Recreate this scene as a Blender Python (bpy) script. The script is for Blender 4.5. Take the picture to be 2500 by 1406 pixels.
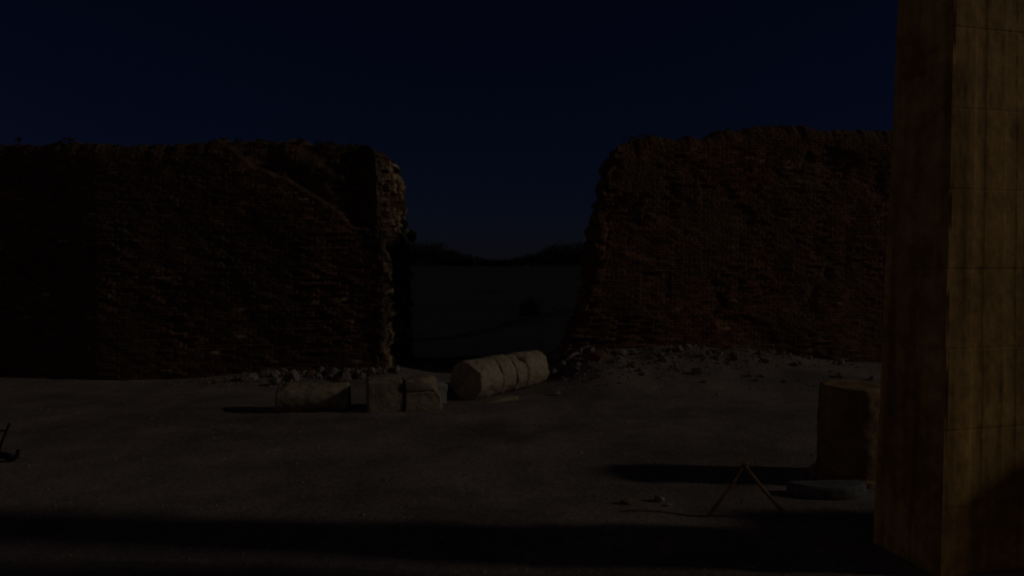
import bpy, bmesh, math, random
import numpy as np
from mathutils import Vector, Matrix

for o in list(bpy.data.objects):
    bpy.data.objects.remove(o, do_unlink=True)
scene = bpy.context.scene
C = scene.collection
R = math.radians

# ------------------------------------------------------------------ camera
cam_d = bpy.data.cameras.new('camera')
cam = bpy.data.objects.new('camera', cam_d)
C.objects.link(cam)
cam.location = (0, 0, 3.0)
cam.rotation_euler = (R(90 - 2.12), 0, 0)
cam_d.lens = 24.48
cam_d.sensor_width = 36
cam_d.clip_start = 0.1
cam_d.clip_end = 6000
scene.camera = cam

# ------------------------------------------------------------------ night sky and the one low warm light
SUN_EL, SUN_AZ = 22.5, -4.0          # azimuth measured from +x: the light comes from the right
world = bpy.data.worlds.new('World')
scene.world = world
world.use_nodes = True
wn, wl = world.node_tree.nodes, world.node_tree.links
wn.clear()
sky = wn.new('ShaderNodeTexSky')
sky.sky_type = 'NISHITA'
sky.sun_disc = False
sky.sun_elevation = R(SUN_EL)
sky.sun_rotation = R(90 - SUN_AZ)
sky.air_density = 1.0
sky.dust_density = 0.2
sky.ozone_density = 3.0
tint = wn.new('ShaderNodeMix'); tint.data_type = 'RGBA'; tint.blend_type = 'MULTIPLY'
tint.inputs[0].default_value = 1.0
tint.inputs[7].default_value = (0.086, 0.093, 0.205, 1)
bg = wn.new('ShaderNodeBackground'); bg.inputs[1].default_value = 0.0075
wo = wn.new('ShaderNodeOutputWorld')
wl.new(sky.outputs[0], tint.inputs[6]); wl.new(tint.outputs[2], bg.inputs[0])
# warm fill glow added to the sky behind the camera, lifts the shadows
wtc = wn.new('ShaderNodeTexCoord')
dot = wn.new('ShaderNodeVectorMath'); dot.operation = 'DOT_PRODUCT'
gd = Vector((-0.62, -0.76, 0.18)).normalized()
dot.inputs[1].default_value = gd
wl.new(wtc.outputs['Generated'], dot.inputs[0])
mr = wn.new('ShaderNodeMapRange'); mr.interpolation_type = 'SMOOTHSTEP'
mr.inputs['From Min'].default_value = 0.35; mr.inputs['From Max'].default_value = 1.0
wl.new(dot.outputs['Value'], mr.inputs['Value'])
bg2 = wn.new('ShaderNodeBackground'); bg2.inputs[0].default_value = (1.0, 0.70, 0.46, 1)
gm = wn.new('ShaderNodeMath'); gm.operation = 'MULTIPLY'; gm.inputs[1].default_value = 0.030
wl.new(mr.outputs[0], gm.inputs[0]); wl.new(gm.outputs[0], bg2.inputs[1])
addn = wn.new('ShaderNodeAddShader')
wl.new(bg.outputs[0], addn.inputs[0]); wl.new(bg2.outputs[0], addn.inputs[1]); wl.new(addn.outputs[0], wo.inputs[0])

sd = bpy.data.lights.new('sun', 'SUN')
sd.energy = 0.232
sd.angle = R(3.0)
sd.color = (1.0, 0.86, 0.70)
sun = bpy.data.objects.new('sun', sd)
C.objects.link(sun)
sdir = Vector((math.cos(R(SUN_EL)) * math.cos(R(SUN_AZ)), math.cos(R(SUN_EL)) * math.sin(R(SUN_AZ)), math.sin(R(SUN_EL))))
sun.rotation_euler = sdir.to_track_quat('Z', 'Y').to_euler()
sun.location = (30, 0, 20)

scene.cycles.filter_width = 2.0
vs = scene.view_settings
vs.view_transform = 'Standard'
vs.look = 'None'
vs.exposure = 0.0
vs.gamma = 1.0
vs.use_curve_mapping = False

# ------------------------------------------------------------------ helpers
def hsh(ix, iy, iz, seed):
    with np.errstate(over='ignore'):
        h = (ix.astype(np.int64) * 374761393 + iy.astype(np.int64) * 668265263 + iz.astype(np.int64) * 2147483647 + seed * 1274126177) & 0xffffffff
        h = ((h ^ (h >> 13)) * 1274126177) & 0xffffffff
        h = (h ^ (h >> 16)) & 0xffffffff
    return h / 4294967295.0

def vnoise(x, y, z, seed=0):
    x, y, z = np.broadcast_arrays(np.asarray(x, float), np.asarray(y, float), np.asarray(z, float))
    ix, iy, iz = np.floor(x).astype(int), np.floor(y).astype(int), np.floor(z).astype(int)
    fx, fy, fz = x - ix, y - iy, z - iz
    fx, fy, fz = [f * f * (3 - 2 * f) for f in (fx, fy, fz)]
    r = 0
    for a in (0, 1):
        for b in (0, 1):
            for c in (0, 1):
                w = (fx if a else 1 - fx) * (fy if b else 1 - fy) * (fz if c else 1 - fz)
                r = r + w * hsh(ix + a, iy + b, iz + c, seed)
    return r * 2 - 1

def fbm(x, y, z, oct=4, seed=0):
    s, a, f = 0, 1.0, 1.0
    for i in range(oct):
        s = s + a * vnoise(x * f, y * f, z * f, seed + i * 17)
        a *= 0.5; f *= 2.03
    return s

def smooth(t):
    t = np.clip(t, 0, 1)
    return t * t * (3 - 2 * t)

def mesh_obj(name, verts, faces, mat, parent=None, flat=True):
    me = bpy.data.meshes.new(name)
    me.from_pydata([tuple(v) for v in verts], [], [tuple(f) for f in faces])
    me.validate(); me.update()
    if not flat:
        me.polygons.foreach_set('use_smooth', [True] * len(me.polygons))
    o = bpy.data.objects.new(name, me)
    if mat: me.materials.append(mat)
    C.objects.link(o)
    if parent: o.parent = parent
    return o

def tag(o, label, cat, group=None, kind=None):
    if label: o['label'] = label
    if cat: o['category'] = cat
    if group: o['group'] = group
    if kind: o['kind'] = kind
    return o

def empty(name, loc=(0, 0, 0), rz=0):
    o = bpy.data.objects.new(name, None)
    C.objects.link(o)
    o.empty_display_size = 0.2
    o.location = loc
    o.rotation_euler = (0, 0, rz)
    return o

def nmat(name, rough=0.9):
    m = bpy.data.materials.new(name)
    m.use_nodes = True
    nt = m.node_tree
    b = nt.nodes['Principled BSDF']
    b.inputs['Roughness'].default_value = rough
    b.inputs['Specular IOR Level'].default_value = 0.2
    tc = nt.nodes.new('ShaderNodeTexCoord')
    return m, nt, b, tc

def noise_node(nt, tc, scale, detail=6, rough=0.6, vec=None, mapping=None):
    n = nt.nodes.new('ShaderNodeTexNoise')
    n.inputs['Scale'].default_value = scale
    n.inputs['Detail'].default_value = detail
    n.inputs['Roughness'].default_value = rough
    src = vec or tc.outputs['Object']
    if mapping:
        mp = nt.nodes.new('ShaderNodeMapping'); mp.inputs['Scale'].default_value = mapping
        nt.links.new(src, mp.inputs[0]); src = mp.outputs[0]
    nt.links.new(src, n.inputs['Vector'])
    return n

def ramp(nt, src, stops):
    r = nt.nodes.new('ShaderNodeValToRGB')
    e = r.color_ramp.elements
    while len(e) > 1: e.remove(e[-1])
    for i, (p, c) in enumerate(stops):
        el = e[0] if i == 0 else e.new(p)
        el.position = p; el.color = (*c, 1)
    nt.links.new(src, r.inputs[0])
    return r

def mix(nt, fac, a, b, mode='MIX'):
    m = nt.nodes.new('ShaderNodeMix'); m.data_type = 'RGBA'; m.blend_type = mode
    if isinstance(fac, (int, float)): m.inputs[0].default_value = fac
    else: nt.links.new(fac, m.inputs[0])
    for s, i in ((a, 6), (b, 7)):
        if isinstance(s, tuple): m.inputs[i].default_value = (*s, 1)
        else: nt.links.new(s, m.inputs[i])
    return m.outputs[2]

def bump(nt, b, src, strength, dist):
    bp = nt.nodes.new('ShaderNodeBump')
    bp.inputs['Strength'].default_value = strength
    bp.inputs['Distance'].default_value = dist
    nt.links.new(src, bp.inputs['Height'])
    nt.links.new(bp.outputs[0], b.inputs['Normal'])

def noisy_mat(name, stops, scale, rough=0.92, bs=0.5, bd=0.02, scale2=None, mapping=None):
    m, nt, b, tc = nmat(name, rough)
    n = noise_node(nt, tc, scale, 8, 0.65, mapping=mapping)
    r = ramp(nt, n.outputs['Fac'], stops)
    n2 = noise_node(nt, tc, scale2 or scale * 7, 5, 0.7)
    r2 = ramp(nt, n2.outputs['Fac'], [(0.3, (0.6, 0.6, 0.6)), (0.7, (1.25, 1.25, 1.25))])
    nt.links.new(mix(nt, 1.0, r.outputs[0], r2.outputs[0], 'MULTIPLY'), b.inputs['Base Color'])
    bump(nt, b, n2.outputs['Fac'], bs, bd)
    return m

# ------------------------------------------------------------------ materials
M_ground = noisy_mat('sandy_earth', [(0.3, (0.155, 0.135, 0.130)), (0.5, (0.218, 0.184, 0.163)), (0.7, (0.280, 0.236, 0.205))], 0.7, bs=0.6, bd=0.03, scale2=14)
M_bank = noisy_mat('dark_bank_earth', [(0.3, (0.008, 0.008, 0.007)), (0.7, (0.022, 0.021, 0.018))], 0.5)
M_marble = noisy_mat('pale_marble', [(0.3, (0.20, 0.16, 0.11)), (0.5, (0.35, 0.295, 0.215)), (0.72, (0.44, 0.375, 0.275))], 2.2, bs=0.8, bd=0.03)
M_lime = noisy_mat('worn_limestone', [(0.3, (0.17, 0.135, 0.085)), (0.5, (0.27, 0.23, 0.155)), (0.72, (0.34, 0.29, 0.205))], 3.0, bs=0.4, bd=0.012)
M_grey = noisy_mat('grey_stone', [(0.3, (0.20, 0.20, 0.19)), (0.7, (0.36, 0.36, 0.34))], 4.0, bs=0.4, bd=0.01)
M_rub = noisy_mat('rubble_stone', [(0.3, (0.10, 0.08, 0.075)), (0.5, (0.20, 0.17, 0.16)), (0.7, (0.38, 0.34, 0.32))], 3.0, bs=0.5, bd=0.01)
M_rubred = noisy_mat('rubble_brick', [(0.3, (0.10, 0.05, 0.035)), (0.7, (0.22, 0.12, 0.08))], 5.0, bs=0.5, bd=0.01)
M_wood = noisy_mat('old_pole_wood', [(0.3, (0.18, 0.10, 0.055)), (0.7, (0.38, 0.24, 0.145))], 6.0, mapping=(6, 6, 1), bs=0.3, bd=0.004)
M_rope = noisy_mat('rope', [(0.3, (0.10, 0.08, 0.05)), (0.7, (0.2, 0.16, 0.10))], 30)
M_bark = noisy_mat('dark_bark', [(0.3, (0.012, 0.010, 0.008)), (0.7, (0.03, 0.025, 0.02))], 10)
M_leaf = noisy_mat('dark_foliage', [(0.3, (0.012, 0.020, 0.008)), (0.7, (0.045, 0.060, 0.022))], 4.0)
M_far = noisy_mat('far_foliage', [(0.3, (0.008, 0.012, 0.007)), (0.7, (0.02, 0.026, 0.014))], 0.2)
M_stump = noisy_mat('brown_stone', [(0.3, (0.13, 0.08, 0.04)), (0.5, (0.29, 0.19, 0.10)), (0.72, (0.42, 0.30, 0.18))], 3.4, bs=0.5, bd=0.02)
M_slab = noisy_mat('shade_toned_slab', [(0.3, (0.10, 0.10, 0.10)), (0.7, (0.19, 0.19, 0.185))], 5.0, bs=0.5, bd=0.012)  # slab grey darkened to stand in for the shade lying on it
_nt = M_ground.node_tree; _b = _nt.nodes['Principled BSDF']; _src = _b.inputs['Base Color'].links[0].from_socket
_tc = [q for q in _nt.nodes if q.type == 'TEX_COORD'][0]
_n = noise_node(_nt, _tc, 0.22, 7, 0.7, mapping=(1, 1.6, 1)); _r = ramp(_nt, _n.outputs['Fac'], [(0.36, (0.66, 0.64, 0.62)), (0.52, (1, 1, 1)), (0.66, (1.16, 1.13, 1.08))])
_nt.links.new(mix(_nt, 1.0, _src, _r.outputs[0], 'MULTIPLY'), _b.inputs['Base Color'])
# sandy warm pillar stone, vertically streaked by weather
m, nt, b, tc = nmat('streaked_sandstone', 0.85)
n = noise_node(nt, tc, 3.0, 6, 0.6, mapping=(1.9, 1.9, 0.10))
r = ramp(nt, n.outputs['Fac'], [(0.30, (0.22, 0.135, 0.045)), (0.46, (0.45, 0.285, 0.095)), (0.58, (0.54, 0.35, 0.115)), (0.72, (0.66, 0.44, 0.14))])
n2 = noise_node(nt, tc, 9.0, 6, 0.65)
n3 = noise_node(nt, tc, 1.7, 5, 0.6)
r3 = ramp(nt, n3.outputs['Fac'], [(0.36, (0.66, 0.62, 0.58)), (0.6, (1.1, 1.1, 1.1))])
r2 = ramp(nt, n2.outputs['Fac'], [(0.35, (0.78, 0.76, 0.72)), (0.6, (1.08, 1.08, 1.08))])
nt.links.new(mix(nt, 1.0, mix(nt, 1.0, r.outputs[0], r3.outputs[0], 'MULTIPLY'), r2.outputs[0], 'MULTIPLY'), b.inputs['Base Color'])
bump(nt, b, n2.outputs['Fac'], 0.3, 0.01)
M_pillar = m

def brick_mat(name, dark, light, moss):
    m, nt, b, tc = nmat(name, 0.95)
    at = nt.nodes.new('ShaderNodeAttribute'); at.attribute_name = 'brick_tone'
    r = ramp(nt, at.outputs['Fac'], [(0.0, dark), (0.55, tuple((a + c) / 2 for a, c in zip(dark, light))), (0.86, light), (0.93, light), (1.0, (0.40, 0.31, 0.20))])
    n1 = noise_node(nt, tc, 0.55, 7, 0.65)
    f = ramp(nt, n1.outputs['Fac'], [(0.42, (0, 0, 0)), (0.62, (1, 1, 1))])
    c = mix(nt, f.outputs[0], r.outputs[0], moss)
    n2 = noise_node(nt, tc, 16, 5, 0.7)
    r2 = ramp(nt, n2.outputs['Fac'], [(0.3, (0.5, 0.5, 0.5)), (0.7, (1.35, 1.35, 1.35))])
    nt.links.new(mix(nt, 1.0, c, r2.outputs[0], 'MULTIPLY'), b.inputs['Base Color'])
    bump(nt, b, n2.outputs['Fac'], 0.6, 0.02)
    return m
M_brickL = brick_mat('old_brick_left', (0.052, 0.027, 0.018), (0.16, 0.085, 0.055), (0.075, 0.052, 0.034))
M_brickR = brick_mat('old_brick_right', (0.075, 0.034, 0.021), (0.23, 0.105, 0.064), (0.115, 0.072, 0.042))

M_plain = noisy_mat('dark_cool_grassland', [(0.3, (0.016, 0.022, 0.028)), (0.5, (0.027, 0.035, 0.042)), (0.7, (0.040, 0.048, 0.054))], 0.10, rough=1.0, bs=0.5, bd=0.1, scale2=1.3)  # far plain, darker and cooler in tone than the near ground

# ------------------------------------------------------------------ ground, water, far bank
def gz(x, y):
    x = np.asarray(x, float); y = np.asarray(y, float)
    z = 0.03 * fbm(x * 0.35, y * 0.35, 0 * x, 4, 3) + 0.012 * fbm(x * 2.3, y * 2.3, 0 * x, 3, 9)
    # debris slope running up to the foot of the right-hand wall, highest by the gap
    side = smooth((x - 0.5) / 1.8) * (1 - 0.85 * smooth((x - 4.5) / 6.0))
    near = 1 - smooth((y - 20.2) / 3.5)
    z = z + 0.74 * near * side * smooth((y - 14.6) / 4.6) * (1 + 0.15 * fbm(x * 0.9, y * 0.9, 0 * x, 3, 5))
    z = z + 0.16 * near * smooth((y - 16.0) / 2.2) * smooth((-1.8 - x) / 1.5) * smooth((x + 9.0) / 3)
    # the ground drops to a lower plain behind the walls
    far = smooth((y - 21.3 - 0.5 * np.sin(x * 0.5)) / 6.0)
    z = z - 0.55 * far + 0.16 * far * fbm(x * 0.06, y * 0.045, 0 * x, 3, 61) * np.clip(1 - y / 260.0, 0.15, 1)
    return z

xs = np.concatenate([-np.geomspace(2500, 12.4, 40), np.arange(-12, 12.01, 0.11), np.geomspace(12.4, 2500, 40)])
ys = np.concatenate([-np.geomspace(60, 5, 8), np.arange(-4, 5, 1.0), np.arange(5.2, 26, 0.11), np.geomspace(26.4, 380, 60), np.arange(385, 415, 2.5), np.geomspace(420, 3500, 12)])
X, Y = np.meshgrid(xs, ys)
Z = gz(X, Y)
V = np.stack([X.ravel(), Y.ravel(), Z.ravel()], 1)
nx, ny = len(xs), len(ys)
idx = np.arange(nx * ny).reshape(ny, nx)
F = np.stack([idx[:-1, :-1].ravel(), idx[:-1, 1:].ravel(), idx[1:, 1:].ravel(), idx[1:, :-1].ravel()], 1)
g = mesh_obj('ground', V.tolist(), F.tolist(), M_ground, flat=False)
g.data.materials.append(M_plain)
cy = (Y[:-1, :-1]).ravel()
g.data.polygons.foreach_set('material_index', (cy > 21.7 + 0.5 * np.sin((X[:-1, :-1]).ravel() * 0.5)).astype(int).tolist())
tag(g, 'sandy uneven ground strewn with grit', 'ground', kind='structure')

WZ = -0.55
# dark track crossing the plain
sv, sf = [], []
pts = [(-7.5, 31.5, 0.5), (-5.0, 32.0, 0.6), (-2.5, 34.5, 0.8), (-0.5, 39.0, 1.0), (1.5, 44.5, 1.3), (4.0, 51.0, 1.6), (8.5, 56, 1.8), (16, 60, 1.8)]
P = np.array(pts); t = np.linspace(0, len(pts) - 1, 90)
cx_, cy_, cw_ = [np.interp(t, np.arange(len(pts)), P[:, k]) for k in range(3)]
K = 7
for i in range(len(t)):
    for k in range(K):
        s = k / (K - 1) * 2 - 1
        wd = cw_[i] * (1 + 0.35 * float(fbm(np.array(i * 0.3), np.array(k * 1.0), np.array(0.0), 2, 4)))
        xx_, yy_ = cx_[i] - s * wd * 0.5, cy_[i] + s * wd * 0.7
        sv.append((xx_, yy_, float(gz(np.array(xx_), np.array(yy_))) + 0.10 * (1 - s * s) - 0.02))
for i in range(len(t) - 1):
    for k in range(K - 1):
        a = i * K + k
        sf.append((a, a + K, a + K + 1, a + 1))
tag(mesh_obj('path', sv, sf, M_bank, flat=False), 'dark track crossing the plain beyond the gap', 'path', kind='structure')

# ------------------------------------------------------------------ ruined brick walls
BW, BH = 0.27, 0.085
def ruin_wall(name, poly, front_segs, height_fn, end_fn, recess_fn, mat, seed, step=0.06, back_step=0.3, tone_fn=lambda x, y, z: 0, core_fn=lambda x, y, z: 0):
    """closed wall: perimeter polyline (counter-clockwise seen from above) lifted course by course, eroded along its normals"""
    pts, nrm, arc = [], [], []
    n = len(poly); s = 0.0
    for i in range(n):
        a = np.array(poly[i], float); b = np.array(poly[(i + 1) % n], float)
        d = b - a; L = np.hypot(*d); d /= L
        nn = np.array([d[1], -d[0]])
        st = step if i in front_segs else back_step
        k = max(2, int(L / st))
        for j in range(k):
            pts.append(a + d * L * j / k); nrm.append(nn); arc.append(s + L * j / k)
        s += L
    pts = np.array(pts); nrm = np.array(nrm); arc = np.array(arc)
    for _ in range(3):
        nrm = nrm + np.roll(nrm, 1, 0) + np.roll(nrm, -1, 0)
        nrm /= np.linalg.norm(nrm, axis=1)[:, None]
    NP = len(pts)
    H = height_fn(pts[:, 0], pts[:, 1])
    nz = int(H.max() / 0.036)
    tz = np.linspace(0, 1, nz + 1)
    zz = -0.25 + tz[:, None] * (H[None, :] + 0.25)
    A = np.repeat(arc[None, :], nz + 1, 0)
    PX = np.repeat(pts[None, :, 0], nz + 1, 0); PY = np.repeat(pts[None, :, 1], nz + 1, 0)
    zw = zz + 0.035 * vnoise(PX * 0.9, PY * 0.9, zz * 0.5, seed + 44) + 0.02 * vnoise(PX * 3, PY * 3, zz, seed + 45)
    row = np.floor(zw / BH)
    col = np.floor(A / BW + 0.5 * (row % 2))
    rb = hsh(row.astype(int), col.astype(int), 0 * row.astype(int), seed)
    big = fbm(PX * 0.55, PY * 0.55, zz * 0.55, 4, seed + 5)
    mid = fbm(PX * 2.1, PY * 2.1, zz * 2.6, 3, seed + 9)
    worn = smooth((fbm(PX * 0.8, PY * 0.8, zz * 0.9, 3, seed + 31) + 0.15) / 0.8)
    off = 0.05 * big + 0.018 * mid + (rb - 0.5) * (0.028 + 0.05 * worn)
    off -= (rb > 0.95) * 0.07 * (0.3 + worn)
    chunk = hsh(np.floor(zz / 0.19 + 0.4 * vnoise(PX * 3, PY * 3, zz * 3, 6)).astype(int), np.floor(A / 0.23 + 0.4 * vnoise(zz * 3, PX * 3, PY * 3, 2)).astype(int), 0 * row.astype(int), seed + 3)
    off += (chunk - 0.5) * 0.20 * core_fn(PX, PY, zz)
    fr = (zw / BH) % 1.0
    off -= 0.014 * (fr < 0.3) + 0.012 * (((A / BW + 0.5 * (row % 2)) % 1.0) < 0.14)
    top = np.clip((zz - (H[None, :] - 0.45)) / 0.45, 0, 1)
    off -= 0.20 * top ** 2.2
    off -= recess_fn(PX, PY, zz)
    foot = np.clip((0.8 - zz) / 0.8, 0, 1)
    off += 0.06 * foot
    GX = PX + nrm[None, :, 0] * off
    GY = PY + nrm[None, :, 1] * off
    GX = GX + end_fn(PX, PY, zz)
    verts = [np.stack([GX.ravel(), GY.ravel(), zz.ravel()], 1)]
    fleck = hsh(row.astype(int), col.astype(int), 0 * row.astype(int), seed + 900)
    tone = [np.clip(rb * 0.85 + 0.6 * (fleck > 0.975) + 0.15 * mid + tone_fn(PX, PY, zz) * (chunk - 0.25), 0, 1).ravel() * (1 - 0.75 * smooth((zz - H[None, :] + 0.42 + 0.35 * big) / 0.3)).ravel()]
    faces = []
    for k in range(nz):
        a = k * NP + np.arange(NP); b2 = k * NP + (np.arange(NP) + 1) % NP
        faces.append(np.stack([a, b2, b2 + NP, a + NP], 1))
    # rubble-filled top, in rings shrinking on to the spine
    spx = GX[-1]; spy = GY[-1]
    rings = 9
    base = nz * NP
    lo, hi = pts[:, 0].min() + 1.2, pts[:, 0].max() - 1.2
    mids = []
    for i in range(NP):
        xq = min(max(pts[i, 0], lo), hi)
        near = np.abs(pts[:, 0] - xq) < 0.7
        yy = pts[near, 1]
        mids.append((xq, (yy.min() + yy.max()) / 2))
    mids = np.array(mids)
    ex = end_fn(mids[:, 0], mids[:, 1], H)
    for k in range(1, rings + 1):
        f = k / rings
        x = spx * (1 - f) + (mids[:, 0] + ex) * f
        y = spy * (1 - f) + mids[:, 1] * f
        h = height_fn(x, y) + 0.10 * fbm(x * 2.2, y * 2.2, 0 * x, 4, seed + 70) * min(1, f * 3) + 0.10 * f
        verts.append(np.stack([x, y, h], 1)); tone.append(np.clip(0.45 + 0.3 * fbm(x * 4, y * 4, 0 * x, 2, seed), 0, 1))
        b0 = base + (k - 1) * NP
        a = b0 + np.arange(NP); b2 = b0 + (np.arange(NP) + 1) % NP
        faces.append(np.stack([a, b2, b2 + NP, a + NP], 1))
    V = np.concatenate(verts); F = np.concatenate(faces)
    o = mesh_obj(name, V.tolist(), F.tolist(), mat)
    at = o.data.attributes.new('brick_tone', 'FLOAT', 'POINT')
    at.data.foreach_set('value', np.concatenate(tone).astype(np.float32))
    return o

def jag(x, seed, amp=0.06):
    x = np.asarray(x, float)
    return amp * fbm(x * 1.3, 0 * x, 0 * x, 5, seed) + 0.035 * fbm(x * 6.5, 0 * x, 0 * x, 2, seed + 2) + 0.06 * (hsh(np.floor(x / 0.23).astype(int), np.zeros_like(x, int), np.zeros_like(x, int), seed) > 0.72)

def hL(x, y):
    return np.interp(x, [-24, -13, -10.5, -9.0, -7.6, -6.9, -5.8, -4.6, -3.75, -3.45, -3.1], [6.0, 6.02, 6.0, 6.02, 6.17, 6.15, 6.12, 6.08, 6.05, 6.02, 5.98]) + jag(x, 11)
def eL(x, y, z):
    wgt = smooth((np.asarray(x) + 5.2) / 1.7)
    d = np.interp(z, [0, 1.0, 2.0, 3.0, 3.8, 4.0, 5.0, 6.2], [-0.02, 0.02, 0.04, 0.04, 0.0, -0.06, -0.10, -0.20])
    return wgt * (d + 0.07 * fbm(0 * np.asarray(x), np.asarray(y) * 1.5, np.asarray(z) * 1.5, 3, 77))
def rL(x, y, z):
    xl = [-8.3, -7.6, -7.2, -6.74, -6.3, -5.9, -5.25, -4.7, -4.18, -3.5, -3.0]
    zl = [7.2, 6.16, 5.95, 5.50, 5.25, 5.18, 4.71, 4.35, 3.96, 3.88, 3.86]
    edge = np.interp(x, xl, zl) + 0.10 * fbm(x * 2.5, 0 * x, z * 0.5, 3, 21)
    m_ = smooth((z - edge) / 0.10) * (y < 19.2) * (1 - 0.7 * smooth((np.asarray(x) + 3.75) / 0.2))
    shelf = smooth((z - edge - 0.9) / 0.3)
    return m_ * (0.24 + 0.10 * fbm(x * 1.7, 0 * x, z * 1.7, 3, 8)) + 0.10 * m_ * shelf

polyL = [(-24, 20.0), (-10.55, 17.72), (-3.42, 18.42), (-3.08, 21.0), (-24, 23.2)]
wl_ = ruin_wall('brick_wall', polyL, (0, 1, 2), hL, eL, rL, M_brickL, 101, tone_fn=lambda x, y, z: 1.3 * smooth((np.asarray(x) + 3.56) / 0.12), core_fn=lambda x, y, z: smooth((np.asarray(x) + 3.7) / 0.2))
tag(wl_, 'massive dark ruined brick wall left of the gap, its end face lit warm at the top and its facing broken away along a diagonal', 'wall')
wl_['label'] = 'massive dark ruined brick wall left of the gap, facing broken away along a diagonal'

def hR(x, y):
    return np.interp(x, [1.8, 2.6, 3.0, 3.3, 5.3, 6.4, 7.3, 8.4, 9.5, 11.2, 17], [5.95, 6.12, 6.20, 6.26, 6.44, 6.62, 6.76, 6.74, 6.76, 6.78, 6.9]) + jag(x, 41, 0.07)
def eR(x, y, z):
    wgt = 1 - smooth((np.asarray(x) - 2.3) / 1.6)
    d = np.interp(z, [0, 0.6, 1.0, 2.0, 3.0, 4.0, 4.8, 5.4, 6.5], [-1.15, -0.85, -0.62, -0.30, -0.12, 0.02, 0.20, 0.36, 0.48])
    return wgt * (d + 0.12 * fbm(0 * np.asarray(x) + 3, np.asarray(y) * 1.2, np.asarray(z) * 1.4, 4, 55))
def rR(x, y, z):
    front = (np.asarray(y) < 18.7 + 0.2 * (np.asarray(x) - 2.3) + 1.0)
    # shallow rectangular scar in the brick facing and a few collapsed patches
    scar = ((x > 3.5) & (x < 4.35) & (z > 1.9) & (z < 2.72)) * 0.03
    patch = smooth((fbm(x * 0.7, 0 * x, z * 0.9, 3, 91) - 0.35) / 0.35) * 0.06
    hole = np.exp(-((x - 9.3) ** 2 / 0.35 + (z - 5.7) ** 2 / 0.14)) * 0.14
    return front * (scar + patch + hole)
polyR = [(2.3, 18.55), (17.5, 21.6), (17.5, 24.6), (2.35, 21.3)]
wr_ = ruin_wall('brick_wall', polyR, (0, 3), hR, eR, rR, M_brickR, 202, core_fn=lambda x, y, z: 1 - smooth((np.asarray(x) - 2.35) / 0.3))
tag(wr_, 'taller reddish ruined brick wall right of the gap, running behind the stone pillar', 'wall')

# ------------------------------------------------------------------ stone helpers
def tube(name, path, radii, mat, parent=None, seg=10, rough=0.0, seed=0):
    path = [Vector(p) for p in path]
    verts, faces = [], []
    rnd = random.Random(seed)
    up = Vector((0.13, 0.21, 0.97))
    for i, p in enumerate(path):
        d = (path[min(i + 1, len(path) - 1)] - path[max(i - 1, 0)]).normalized()
        a = d.cross(up)
        if a.length < 1e-3: a = d.cross(Vector((1, 0, 0)))
        a.normalize(); b_ = d.cross(a)
        for k in range(seg):
            an = 2 * math.pi * k / seg
            rr = radii[i] * (1 + rnd.uniform(-rough, rough))
            verts.append(p + (a * math.cos(an) + b_ * math.sin(an)) * rr)
    for i in range(len(path) - 1):
        for k in range(seg):
            k2 = (k + 1) % seg
            faces.append((i * seg + k, i * seg + k2, (i + 1) * seg + k2, (i + 1) * seg + k))
    faces.append(tuple(range(seg))[::-1])
    faces.append(tuple((len(path) - 1) * seg + k for k in range(seg)))
    return mesh_obj(name, verts, faces, mat, parent, flat=False)

def drum_mesh(name, length, rad, mat, parent=None, seed=0, axis='X', chips=(), seg=72, bev=0.02, r2=None):
    """solid cylinder with worn edges, chips bitten out of its rims; axis from 0 to length"""
    r2 = r2 or rad
    rings = [(0, 0.0), (0, 0.45), (0, 0.85)]
    prof = [(0.0, rad - bev), (bev * 0.4, rad - bev * 0.35), (bev, rad)]
    nmid = max(4, int(length / 0.05))
    for i in range(1, nmid):
        f = i / nmid
        prof.append((bev + (length - 2 * bev) * f, rad + (r2 - rad) * f))
    prof += [(length - bev, r2), (length - bev * 0.4, r2 - bev * 0.35), (length, r2 - bev)]
    full = [(0.0, 0.001), (0.0, rad * 0.3), (0.0, rad * 0.6), (0, rad * 0.8)] + prof + [(length, r2 * 0.8), (length, r2 * 0.6), (length, r2 * 0.3), (length, 0.001)]
    full = np.array(full)
    th = np.linspace(0, 2 * math.pi, seg, endpoint=False)
    T, Rr = np.meshgrid(th, full[:, 1]); _, A = np.meshgrid(th, full[:, 0])
    cxs, sns = np.cos(T), np.sin(T)
    nn = 0.012 * fbm(A * 3.5, Rr * cxs * 3.5, Rr * sns * 3.5, 4, seed) + 0.010 * fbm(A * 12, Rr * cxs * 12, Rr * sns * 12, 2, seed + 3)
    rr = Rr * (1 + nn / rad * 1.4)
    for (ca, ct, size, depth) in chips:
        dth = (T - ct + math.pi) % (2 * math.pi) - math.pi
        d2 = ((A - ca) ** 2 + (dth * rad) ** 2 + (np.maximum(0, rad - Rr)) ** 2) / size ** 2
        d2 = d2 * (1 + 0.5 * fbm(A * 9, T * 4, 0 * A, 2, seed + 50))
        rr = rr - np.clip(1 - d2, 0, 1) ** 0.5 * depth * (Rr > rad * 0.5)
    A2 = A + 0.35 * nn * ((A < 0.001) | (A > length - 0.001))
    c1, c2 = rr * cxs, rr * sns
    if axis == 'X': V = np.stack([A2, c1, c2], 2)
    else: V = np.stack([c1, c2, A2], 2)
    V = V.reshape(-1, 3)
    F = []
    n = len(full)
    for i in range(n - 1):
        for k in range(seg):
            k2 = (k + 1) % seg
            F.append((i * seg + k, i * seg + k2, (i + 1) * seg + k2, (i + 1) * seg + k))
    o = mesh_obj(name, V.tolist(), F, mat, parent, flat=False)
    bm = bmesh.new(); bm.from_mesh(o.data); bmesh.ops.recalc_face_normals(bm, faces=bm.faces); bm.to_mesh(o.data); bm.free()
    return o

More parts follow.
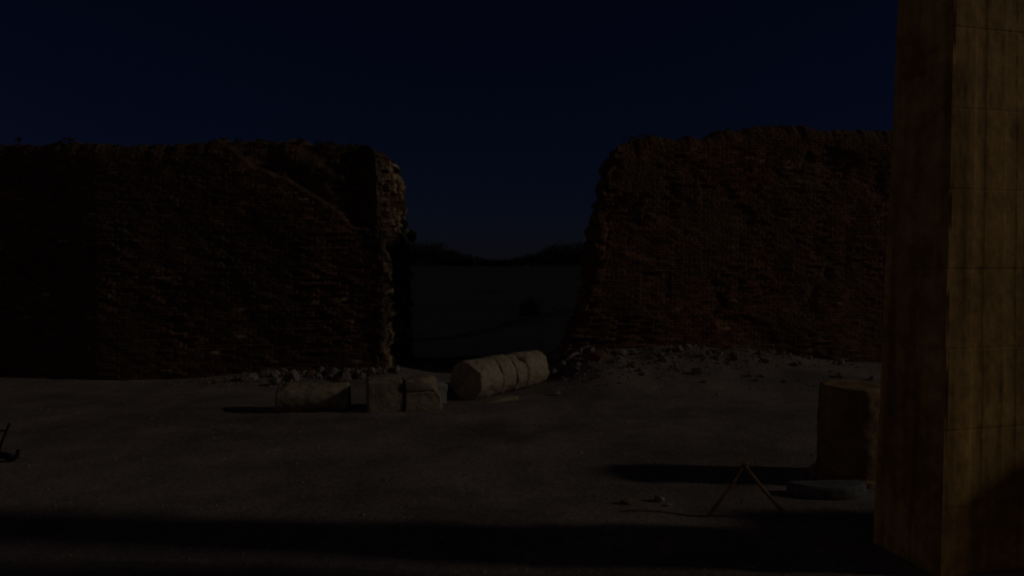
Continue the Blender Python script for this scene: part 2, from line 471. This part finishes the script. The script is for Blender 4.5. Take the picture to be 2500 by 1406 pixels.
def block_mesh(name, size, mat, parent=None, seed=0, res=0.035, cut=None, rough=1.0, grooves=()):
    """weathered rectangular block, base at z=0, worn arrises; cut(p)->p reshapes it"""
    sx, sy, sz = size
    bm = bmesh.new()
    bmesh.ops.create_cube(bm, size=1)
    bmesh.ops.scale(bm, vec=size, verts=bm.verts)
    bmesh.ops.translate(bm, vec=(0, 0, sz / 2), verts=bm.verts)
    cuts = int(min(40, max(6, max(size) / res)))
    bmesh.ops.subdivide_edges(bm, edges=bm.edges, cuts=cuts, use_grid_fill=True)
    P_ = np.array([v.co for v in bm.verts])
    q = P_ / (np.array(size) / 2) - np.array([0, 0, 1.0])
    # round the arrises
    r_ = 0.03
    h = np.array([sx / 2, sy / 2, sz / 2]); c = np.array([0, 0, sz / 2])
    d = P_ - c
    inner = np.clip(d, -(h - r_), h - r_)
    e = d - inner; ln = np.linalg.norm(e, axis=1)[:, None]
    d = inner + np.where(ln > 1e-6, e / np.maximum(ln, 1e-6) * np.minimum(ln, r_), 0)
    nn = fbm(P_[:, 0] * 4 + seed, P_[:, 1] * 4, P_[:, 2] * 4, 4, seed) * 0.014 * rough
    n2_ = fbm(P_[:, 0] * 1.6 + seed, P_[:, 1] * 1.6, P_[:, 2] * 1.6, 2, seed + 4) * 0.03 * rough
    dirn = e / np.maximum(ln, 1e-6)
    edge = (np.abs(q) > 0.93).sum(1) >= 2
    d = d + dirn * (nn + n2_)[:, None] - dirn * (edge * np.clip(fbm(P_[:, 0] * 5, P_[:, 1] * 5, P_[:, 2] * 5, 2, seed + 8), 0, 1) * 0.05 * rough)[:, None]
    P2 = d + c
    for (ax, pos, wid, dep) in grooves:
        near = np.abs(P_[:, ax] - pos) < wid
        P2 = P2 - dirn * (near * dep)[:, None]
    if cut is not None: P2 = cut(P2)
    for v, p in zip(bm.verts, P2): v.co = p
    me = bpy.data.meshes.new(name); bm.to_mesh(me); bm.free()
    me.materials.append(mat)
    o = bpy.data.objects.new(name, me); C.objects.link(o)
    if parent: o.parent = parent
    return o

def rock_mesh(seed, mat, angular=0.35):
    bm = bmesh.new()
    bmesh.ops.create_icosphere(bm, subdivisions=3, radius=1.0)
    rnd = random.Random(seed)
    planes = [(Vector((rnd.gauss(0, 1), rnd.gauss(0, 1), rnd.gauss(0, 1))).normalized(), rnd.uniform(0.45, 0.85)) for _ in range(11)]
    for v in bm.verts:
        p = v.co.copy()
        for n_, dd in planes:
            s = p.dot(n_)
            if s > dd: p -= n_ * (s - dd)
        v.co = p
    P_ = np.array([v.co for v in bm.verts])
    nn = 0.05 * fbm(P_[:, 0] * 3, P_[:, 1] * 3, P_[:, 2] * 3, 3, seed)
    for v, k in zip(bm.verts, nn): v.co *= 1 + k
    me = bpy.data.meshes.new('rubble_stone'); bm.to_mesh(me); bm.free()
    me.materials.append(mat)
    return me

# ------------------------------------------------------------------ fallen column shaft (four drums)
ax0 = Vector((-1.02, 15.1, 0.0)); ax1 = Vector((0.66, 17.35, 0.0))
L = (ax1 - ax0).length
rad = 0.45
fc = empty('fallen_column', (ax0.x, ax0.y, 0), math.atan2(ax1.y - ax0.y, ax1.x - ax0.x))
tag(fc, 'pale fallen column shaft of joined drums lying in the gap between the walls', 'fallen column')
tilt = 0.0
cuts_ = [0, 0.83, 1.35, 1.78, L]
for i in range(4):
    ln = cuts_[i + 1] - cuts_[i] - 0.022
    chips = []
    if i == 0: chips = [(0.0, R(118), 0.26, 0.07), (ln, R(150), 0.12, 0.04), (0.40, R(205), 0.10, 0.03)]
    if i == 2: chips = [(ln, R(125), 0.17, 0.09)]
    if i == 3: chips = [(0.0, R(112), 0.12, 0.05), (ln, R(160), 0.22, 0.05)]
    ra = [rad, rad - 0.005, rad - 0.012, rad - 0.005][i]
    d = drum_mesh('drum', ln, ra, M_marble, fc, seed=11 + i * 7, chips=chips, bev=0.028 if i < 3 else 0.07, r2=ra - (0.0 if i < 3 else 0.03))
    d.location = (cuts_[i], [0, .006, -.01, .004][i], ra - 0.05 + cuts_[i] * tilt)
    d.rotation_euler = (R([0, 9, -14, 22][i]) * 0.2, 0, 0)

# ------------------------------------------------------------------ short lying drum and blocks, left of the shaft
def gh(x, y): return float(gz(np.array(x), np.array(y)))
la = empty('column_drum', (-4.72, 13.95, 0.0), R(6))
tag(la, 'low worn column drum lying on its side at the left end of the stone row', 'column drum')
dm = drum_mesh('shaft', 1.42, 0.31, M_lime, la, seed=61, chips=[(1.42, 2.4, 0.2, 0.08), (0.0, 2.0, 0.2, 0.06)], bev=0.04, r2=0.29)
dm.location = (0, 0, 0.26)

b1 = block_mesh('stone_block', (0.70, 0.62, 0.62), M_lime, seed=5)
b1.location = (-2.58, 14.02, gh(-2.58, 14.0) - 0.03); b1.rotation_euler = (0, 0, R(14))
tag(b1, 'plain squared limestone block between the lying drum and the cracked block', 'stone block')

def chip_corner(P_):
    P_ = P_.copy()
    k = (P_[:, 0] - 0.22) + (P_[:, 2] - 0.42) * 0.9 - (P_[:, 1] + 0.25) * 0.5
    over = np.clip(k, 0, 1)
    P_[:, 0] -= over * 0.62; P_[:, 2] -= over * 0.25
    return P_
b2 = block_mesh('stone_block', (0.74, 0.60, 0.64), M_lime, seed=9, cut=chip_corner, grooves=[(2, 0.41, 0.02, 0.03)])
b2.location = (-1.86, 14.15, gh(-1.86, 14.1) - 0.03); b2.rotation_euler = (0, 0, R(17))
tag(b2, 'limestone block with a horizontal crack and a broken right corner, beside the fallen shaft', 'stone block')
b3 = block_mesh('stone_block', (0.24, 0.34, 0.42), M_grey, seed=15)
b3.location = (-1.56, 14.72, gh(-1.56, 14.7) - 0.02); b3.rotation_euler = (0, R(5), R(25))
tag(b3, 'small bluish grey block tucked behind the cracked block', 'stone block')
b4 = block_mesh('stone_slab', (0.85, 0.36, 0.16), M_lime, seed=25)
b4.location = (-0.28, 14.95, gh(-0.28, 14.9) - 0.125); b4.rotation_euler = (R(-4), R(-3), R(32))
tag(b4, 'low flat slab half sunk in the sand in front of the fallen shaft', 'stone slab')

# ------------------------------------------------------------------ standing stump, half-round slab
st = empty('column_stump', (4.74, 9.64, 0.0), 0)
tag(st, 'upright round column stump standing just left of the tall pillar', 'column stump')
s1 = drum_mesh('shaft', 1.30, 0.45, M_stump, st, seed=81, axis='Z', chips=[(1.3, 3.6, 0.14, 0.05)], bev=0.03, r2=0.42)
s1.location = (0, 0, 0.0)
s2 = drum_mesh('base_ring', 0.11, 0.53, M_stump, st, seed=85, axis='Z', bev=0.03)
s2.location = (0, 0, -0.02)

# half-round slab: straight edge at the back, curve towards the camera
hv, hf = [], []
nseg = 40
prof = [(0.0, 0.93), (0.03, 0.98), (0.06, 1.0), (0.13, 1.0), (0.16, 0.985), (0.18, 0.94)]
R0 = 0.52
outline = [(-math.cos(math.pi * i / nseg), -math.sin(math.pi * i / nseg)) for i in range(nseg + 1)]
outline += [(1 - 2 * (j / 14), 0.04 * math.sin(j * 1.9)) for j in range(1, 14)]
no = len(outline)
for (z, s) in prof:
    for j, (x, y) in enumerate(outline):
        k = 1 + 0.02 * float(vnoise(np.array(x * 5), np.array(y * 5), np.array(z * 9), 4))
        hv.append((x * R0 * s * k, y * R0 * 0.66 * s * k, z))
for i in range(len(prof) - 1):
    for j in range(no):
        j2 = (j + 1) % no
        hf.append((i * no + j, i * no + j2, (i + 1) * no + j2, (i + 1) * no + j))
hf.append(tuple(range(no))[::-1]); hf.append(tuple((len(prof) - 1) * no + j for j in range(no)))
hs = mesh_obj('stone_slab', hv, hf, M_slab)
hs.location = (4.10, 9.02, -0.03); hs.rotation_euler = (R(-2), 0, R(3))
tag(hs, 'half-round grey stone slab, darkened in colour for shade, lying flat before the round stump', 'stone slab')

# ------------------------------------------------------------------ tall pillar at the right edge
pl = empty('stone_pillar', (4.07, 6.5, 0), R(14))
tag(pl, 'tall square sandstone pillar of stacked blocks with streaked warm face at the right edge', 'pillar')
W, WX = 0.87, 1.24; HH = 7.4
zj = [0.0, 0.66, 1.41, 2.18, 2.94, 3.69, 4.45, 5.21, 5.96, 6.7, HH]
rnd = random.Random(3)
# local frame: near corner at the origin, front face runs along +x, left face along +y
def pillar_course(z0, z1, k):
    nu = 80
    outl = []
    wf = W
    def grooves(u):          # shallow vertical flutes, front face
        g_ = 0
        for c0, hw, dp in ((0.385, 0.075, 0.006), (0.80, 0.080, 0.006)):
            t_ = abs(u - c0) / hw
            if t_ < 1: g_ = max(g_, dp * math.sqrt(max(0, 1 - t_ * t_)))
        return g_
    for i in range(nu * 2): u = i / (nu * 2); outl.append((u * WX, grooves(u * WX), 0))
    for i in range(14): outl.append((WX, i / 14 * wf, 1))
    for i in range(14): outl.append((WX - i / 14 * WX, wf, 2))
    for i in range(14): outl.append((0, wf - i / 14 * wf, 3))
    no = len(outl)
    zs = [z0, z0 + 0.008, z0 + 0.02] + list(np.linspace(z0 + 0.05, z1 - 0.05, 12)) + [z1 - 0.02, z1 - 0.008, z1]
    ins = [0.003, 0.001, 0.0] + [0] * 12 + [0.0, 0.001, 0.003]
    vv, ff = [], []
    ox, oy = rnd.uniform(-0.004, 0.004), rnd.uniform(-0.004, 0.004)
    for z, s in zip(zs, ins):
        tp = 0.017 * z                          # batter
        for (x, y, side) in outl:
            cx0, cy0 = WX / 2, wf / 2
            k1 = (wf / 2 - tp - s) / (wf / 2); kx = (WX / 2 - tp - s) / (WX / 2)
            nz_ = -0.035 * max(0.0, float(vnoise(np.array(z * 2.3 + x), np.array(y * 2.0), np.array(x * 2.0), 19)) - 0.35) * (1 if (x < 0.03 and y < 0.05) else 0) + 0.006 * float(vnoise(np.array(x * 6), np.array(y * 6), np.array(z * 4), 9)) + 0.004 * float(vnoise(np.array(x * 20), np.array(y * 20), np.array(z * 14), 5))
            X_ = cx0 + (x - cx0) * (kx + nz_) + ox; Y_ = cy0 + (y - cy0) * (k1 + nz_) + oy
            vv.append((X_, Y_, z))
    for i in range(len(zs) - 1):
        for j in range(no):
            j2 = (j + 1) % no
            ff.append((i * no + j, i * no + j2, (i + 1) * no + j2, (i + 1) * no + j))
    ff.append(tuple(range(no))[::-1]); ff.append(tuple((len(zs) - 1) * no + j for j in range(no)))
    return mesh_obj('block', vv, ff, M_pillar, pl)
for k in range(len(zj) - 1):
    pillar_course(zj[k] - (0.1 if k == 0 else 0), zj[k + 1] - 0.0015, k)

# ------------------------------------------------------------------ poles leaning together
tp = empty('leaning_poles', (2.77, 8.2, 0))
tag(tp, 'two slim brown poles leaning together in an inverted V on the sand', 'poles')
tube('pole', [(0.03, 0.0, 0.63), (-0.20, -0.05, 0.32), (-0.50, -0.10, -0.03)], [0.017, 0.020, 0.021], M_wood, tp, rough=0.05, seed=1)
tube('pole', [(-0.03, 0.0, 0.62), (0.19, -0.10, 0.33), (0.50, -0.18, -0.03)], [0.018, 0.022, 0.024], M_wood, tp, rough=0.05, seed=2)
tube('lashing', [(-0.03, 0, 0.56), (0, 0, 0.58), (0.03, 0, 0.60)], [0.028, 0.034, 0.028], M_rope, tp, rough=0.1, seed=3)

# ------------------------------------------------------------------ dark curved branch at the left edge
br = empty('branch', (-7.66, 10.45, 0.0)); br.scale = (0.85, 0.85, 0.85)
tag(br, 'dark curved branch with an upturned end lying at the left edge', 'branch')
tube('limb', [(-0.55, 0.12, 0.06), (-0.25, 0.10, 0.09), (-0.02, 0.02, 0.08), (0.12, -0.05, 0.05), (0.20, -0.03, 0.08), (0.215, 0.0, 0.20)], [0.05, 0.055, 0.06, 0.06, 0.05, 0.028], M_bark, br, rough=0.12, seed=4)
tube('twig', [(-0.25, 0.1, 0.08), (-0.14, 0.10, 0.33), (-0.06, 0.10, 0.52), (-0.01, 0.12, 0.64)], [0.030, 0.022, 0.020, 0.024], M_bark, br, rough=0.12, seed=5)
tube('twig', [(-0.06, 0.10, 0.50), (-0.15, 0.1, 0.52), (-0.24, 0.1, 0.45)], [0.02, 0.016, 0.010], M_bark, br, rough=0.12, seed=6)

# ------------------------------------------------------------------ rubble
rocks = [rock_mesh(s, M_rub) for s in range(6)]
rockr = [rock_mesh(20 + s, M_rubred) for s in range(3)]
rr = random.Random(17)
def stone(x, y, s, red=False, label='', group=None, dz=0.0, flatf=0.75):
    me = rr.choice(rockr if red else rocks)
    o = bpy.data.objects.new('rubble_stone', me); C.objects.link(o)
    sc = Vector((s * rr.uniform(0.8, 1.35), s * rr.uniform(0.7, 1.1), s * rr.uniform(0.5, 0.95) * flatf / 0.75))
    o.scale = sc
    o.rotation_euler = (rr.uniform(-.5, .5), rr.uniform(-.5, .5), rr.uniform(0, 6.28))
    o.location = (x, y, gh(x, y) + sc.z * 0.35 + dz)
    tag(o, label, 'stone', group)
    return o
for i in range(92):
    x = rr.triangular(-7.6, -2.9, -3.8); y = 18.15 - abs(rr.gauss(0, 0.38)) - (0.1 if x < -5 else 0)
    big = rr.random() < 0.35
    stone(x, y - 0.12 + (x + 3.4) * 0.1, rr.uniform(0.10, 0.19) if big else rr.uniform(0.04, 0.10), rr.random() < 0.2, 'rubble stone heaped along the foot of the left brick wall near its broken end', 'rubble heaped at the foot of the left wall', dz=rr.uniform(0, 0.06))
for i in range(205):
    x = 1.3 + abs(rr.gauss(0, 4.2)); y = 18.5 + 0.2 * (x - 2.3) - abs(rr.gauss(0, 1.1)) - 0.1
    if x > 9.5: continue
    if x < 2.2 and rr.random() < 0.5: y = rr.uniform(16.8, 18.8)
    stone(x, y, rr.choice([rr.uniform(0.03, 0.06), rr.uniform(0.03, 0.07), rr.uniform(0.06, 0.14)]), rr.random() < 0.35, 'rubble stone scattered down the slope below the right brick wall', 'rubble scattered below the right wall')
for i in range(26):
    x = rr.uniform(0.9, 2.3); y = rr.uniform(17.7, 20.3)
    stone(x, y, rr.uniform(0.10, 0.22), rr.random() < 0.4, 'dark rubble stone piled against the broken left end of the right brick wall', 'rubble piled against the end of the right wall', dz=rr.uniform(0, 0.06))
st1 = stone(1.02, 15.6, 0.10, False, 'lone stone on the sand right beside the end of the fallen shaft')
st2 = stone(1.85, 8.65, 0.07, False, 'larger of the two pale chips on the sand left of the poles')
st3 = stone(1.92, 8.45, 0.045, False, 'smaller of the two pale chips on the sand left of the poles')
st4 = stone(1.42, 8.55, 0.06, True, 'reddish brick lump at the bottom left of the leaning poles')
for s_ in (st2, st3):
    s_.data = s_.data.copy(); s_.data.materials[0] = M_grey

# fine grit over the near ground
gv, gf = [], []
rg = random.Random(5)
for i in range(5200):
    y = rg.uniform(6.4, 19.0); x = rg.uniform(-0.8, 0.8) * y
    s = abs(rg.gauss(0, 0.010)) + 0.005
    z = gh(x, y)
    a = rg.uniform(0, 6.28); b0 = len(gv)
    for k in range(4):
        an = a + k * math.pi / 2 + rg.uniform(-.4, .4)
        gv.append((x + math.cos(an) * s * rg.uniform(.8, 1.4), y + math.sin(an) * s, z - 0.003))
    gv.append((x + rg.uniform(-.3, .3) * s, y + rg.uniform(-.3, .3) * s, z + s * rg.uniform(0.5, 1.0)))
    for k in range(4): gf.append((b0 + k, b0 + (k + 1) % 4, b0 + 4))
for i in range(2600):
    if i < 1700:
        x = 1.2 + abs(rg.gauss(0, 4.5)); y = 18.6 + 0.2 * (x - 2.3) - abs(rg.gauss(0, 1.2))
    else:
        x = rg.triangular(-9.5, -2.4, -4.0); y = 18.2 + (x + 3.4) * 0.1 - abs(rg.gauss(0, 0.6))
    s = abs(rg.gauss(0, 0.018)) + 0.010
    z = gh(x, y); a = rg.uniform(0, 6.28); b0 = len(gv)
    for k in range(4):
        an = a + k * math.pi / 2 + rg.uniform(-.4, .4)
        gv.append((x + math.cos(an) * s * rg.uniform(.8, 1.5), y + math.sin(an) * s, z - 0.003))
    gv.append((x + rg.uniform(-.4, .4) * s, y + rg.uniform(-.3, .3) * s, z + s * rg.uniform(0.6, 1.2)))
    for k in range(4): gf.append((b0 + k, b0 + (k + 1) % 4, b0 + 4))
tag(mesh_obj('gravel', gv, gf, M_rub), 'loose grit and pebbles scattered over the sand', 'gravel', kind='stuff')

# ------------------------------------------------------------------ weeds on the walls, shrub, reeds, far trees
def leaf_cloud(name, centre, radii, n, leaf, mat, parent=None, seed=0, hang=0.0):
    rn = random.Random(seed)
    vv, ff = [], []
    lobes = [(Vector((rn.gauss(0, .45) * radii[0], rn.gauss(0, .45) * radii[1], rn.gauss(0, .4) * radii[2])), rn.uniform(.35, .7)) for _ in range(7)]
    for i in range(n):
        lc, lr = rn.choice(lobes)
        d = Vector((rn.gauss(0, 1), rn.gauss(0, 1), rn.gauss(0, 1))).normalized() * (rn.random() ** 0.4) * lr
        p = Vector(centre) + lc + Vector((d.x * radii[0], d.y * radii[1], d.z * radii[2]))
        u = Vector((rn.gauss(0, 1), rn.gauss(0, 1), rn.gauss(0, 1))).normalized()
        v = u.orthogonal().normalized(); s = leaf * rn.uniform(.6, 1.4)
        b0 = len(vv)
        vv += [p - u * s, p + v * s * .45, p + u * s, p - v * s * .45]
        ff.append((b0, b0 + 1, b0 + 2, b0 + 3))
    return mesh_obj(name, vv, ff, mat, parent)

def weed(x, y, z, s, seed, label, group):
    rn = random.Random(seed)
    t_ = empty('weed', (x, y, z))
    tag(t_, label, 'plant', group)
    leaf_cloud('leaves', (0, 0, s * 0.15), (s * 1.5, s, s * 0.55), 130, s * 0.22, M_leaf, t_, seed)
    tube('stem', [(0, 0, -0.08), (0.01, 0, s * 0.3), (-0.01, 0, s * 0.5)], [0.012, 0.008, 0.004], M_bark, t_, seg=5)
ORD = 'first second third fourth fifth sixth seventh eighth ninth tenth eleventh twelfth thirteenth fourteenth fifteenth sixteenth seventeenth'.split()
for i in range(15):
    x = sorted([-12.6, -11.4, -9.3, -8.9, -7.9, -7.6, -7.2, -6.6, -6.35, -5.6, -5.1, -4.75, -4.2, -10.3, -3.9])[::-1][i]
    y = 18.6 + (x + 3.4) * 0.1 + 0.25
    weed(x, y, float(hL(np.array([x]), 0)[0]) + 0.03, rr.uniform(0.06, 0.13), 300 + i, ORD[i] + ' small dark weed from the gap along the crest of the left wall', 'weeds along the crest of the left wall')
for i in range(17):
    x = 3.35 + i * 0.47 + rr.uniform(-.15, .15)
    y = 18.9 + 0.2 * (x - 2.3) + 0.3
    weed(x, y, float(hR(np.array([x]), 0)[0]) + 0.02, rr.uniform(0.07, 0.15), 400 + i, ORD[i] + ' small dark weed from the gap along the crest of the right wall', 'weeds along the crest of the right wall')

sh = empty('shrub', (-3.36, 20.4, 3.72))
tag(sh, 'dark shrub clinging halfway up the broken end of the left brick wall', 'shrub')
leaf_cloud('leaves', (0.05, 0, 0.1), (0.34, 0.5, 0.42), 2600, 0.05, M_leaf, sh, 71)
tube('stem', [(-0.35, 0, -0.1), (-0.1, 0, 0.0), (0.1, 0, 0.2)], [0.03, 0.025, 0.012], M_bark, sh, seg=6)

rd = empty('tall_grass_clump', (1.05, 46.0, gz(np.array(1.05), np.array(46.0)).item()))
tag(rd, 'faint dark clump of tall grass beside the track on the plain', 'grass clump')
rn = random.Random(8)
vv, ff = [], []
for i in range(420):
    x = rn.gauss(0, 0.30); y = rn.gauss(0, 0.3); h = rn.uniform(0.5, 1.5) * (1 - 0.3 * abs(x)); ln = rn.gauss(0.18, 0.12)
    b0 = len(vv)
    vv += [(x - .012, y, 0.05), (x + .012, y, 0.05), (x + ln * .5 + .012, y, h * .6), (x + ln * .5 - .012, y, h * .6), (x + ln * 1.3, y + .02, h)]
    ff += [(b0, b0 + 1, b0 + 2, b0 + 3), (b0 + 3, b0 + 2, b0 + 4)]
mesh_obj('stalks', vv, ff, M_leaf, rd)

# far wood on the other bank: reads as one mass
rn = random.Random(12)
vv, ff = [], []
for i in range(290):
    y = 600 + rn.uniform(0, 24)
    x = rn.uniform(-190, 190)
    px = x / 612 * 1700
    top = float(np.interp(px, [-600, -260, -200, -150, -60, 0, 60, 110, 190, 600], [15, 15.0, 15.0, 9.0, 4.0, 4.0, 8.0, 13.5, 14.5, 15]))
    h = top * 1.62 * rn.uniform(0.72, 1.05); wdt = h * rn.uniform(0.45, 0.8)
    for k in range(150):
        d = Vector((rn.gauss(0, 1), rn.gauss(0, 1), rn.gauss(0, 1))).normalized() * rn.random() ** 0.35
        zc = h * 0.52
        p = Vector((x + d.x * wdt, y + d.y * wdt, -0.8 + zc + d.z * zc * 0.98))
        u = Vector((rn.gauss(0, 1), rn.gauss(0, 1), rn.gauss(0, 1))).normalized(); v = u.orthogonal().normalized()
        s = rn.uniform(.5, 1.3); b0 = len(vv)
        vv += [p - u * s, p + v * s * .6, p + u * s, p - v * s * .6]; ff.append((b0, b0 + 1, b0 + 2, b0 + 3))
tag(mesh_obj('far_trees', vv, ff, M_far), 'dark far-off line of trees at the far edge of the plain', 'trees', kind='stuff')

# unseen low block added past the right frame edge to shade the pillar's foot
lw = block_mesh('shade_block', (0.7, 1.7, 2.35), M_lime, seed=45)
lw.location = (8.4, 7.1, -0.02)
tag(lw, 'added low block, unseen beyond the right edge, shading the pillar foot', 'wall')

tw = block_mesh('shade_block', (0.9, 9.0, 6.5), M_lime, seed=47, res=0.2)  # second unseen block, added to throw shade over the foreground
tw.location = (8.6, 1.5, -0.02)
tag(tw, 'added tall block, unseen on the near right, shading the foreground', 'wall')
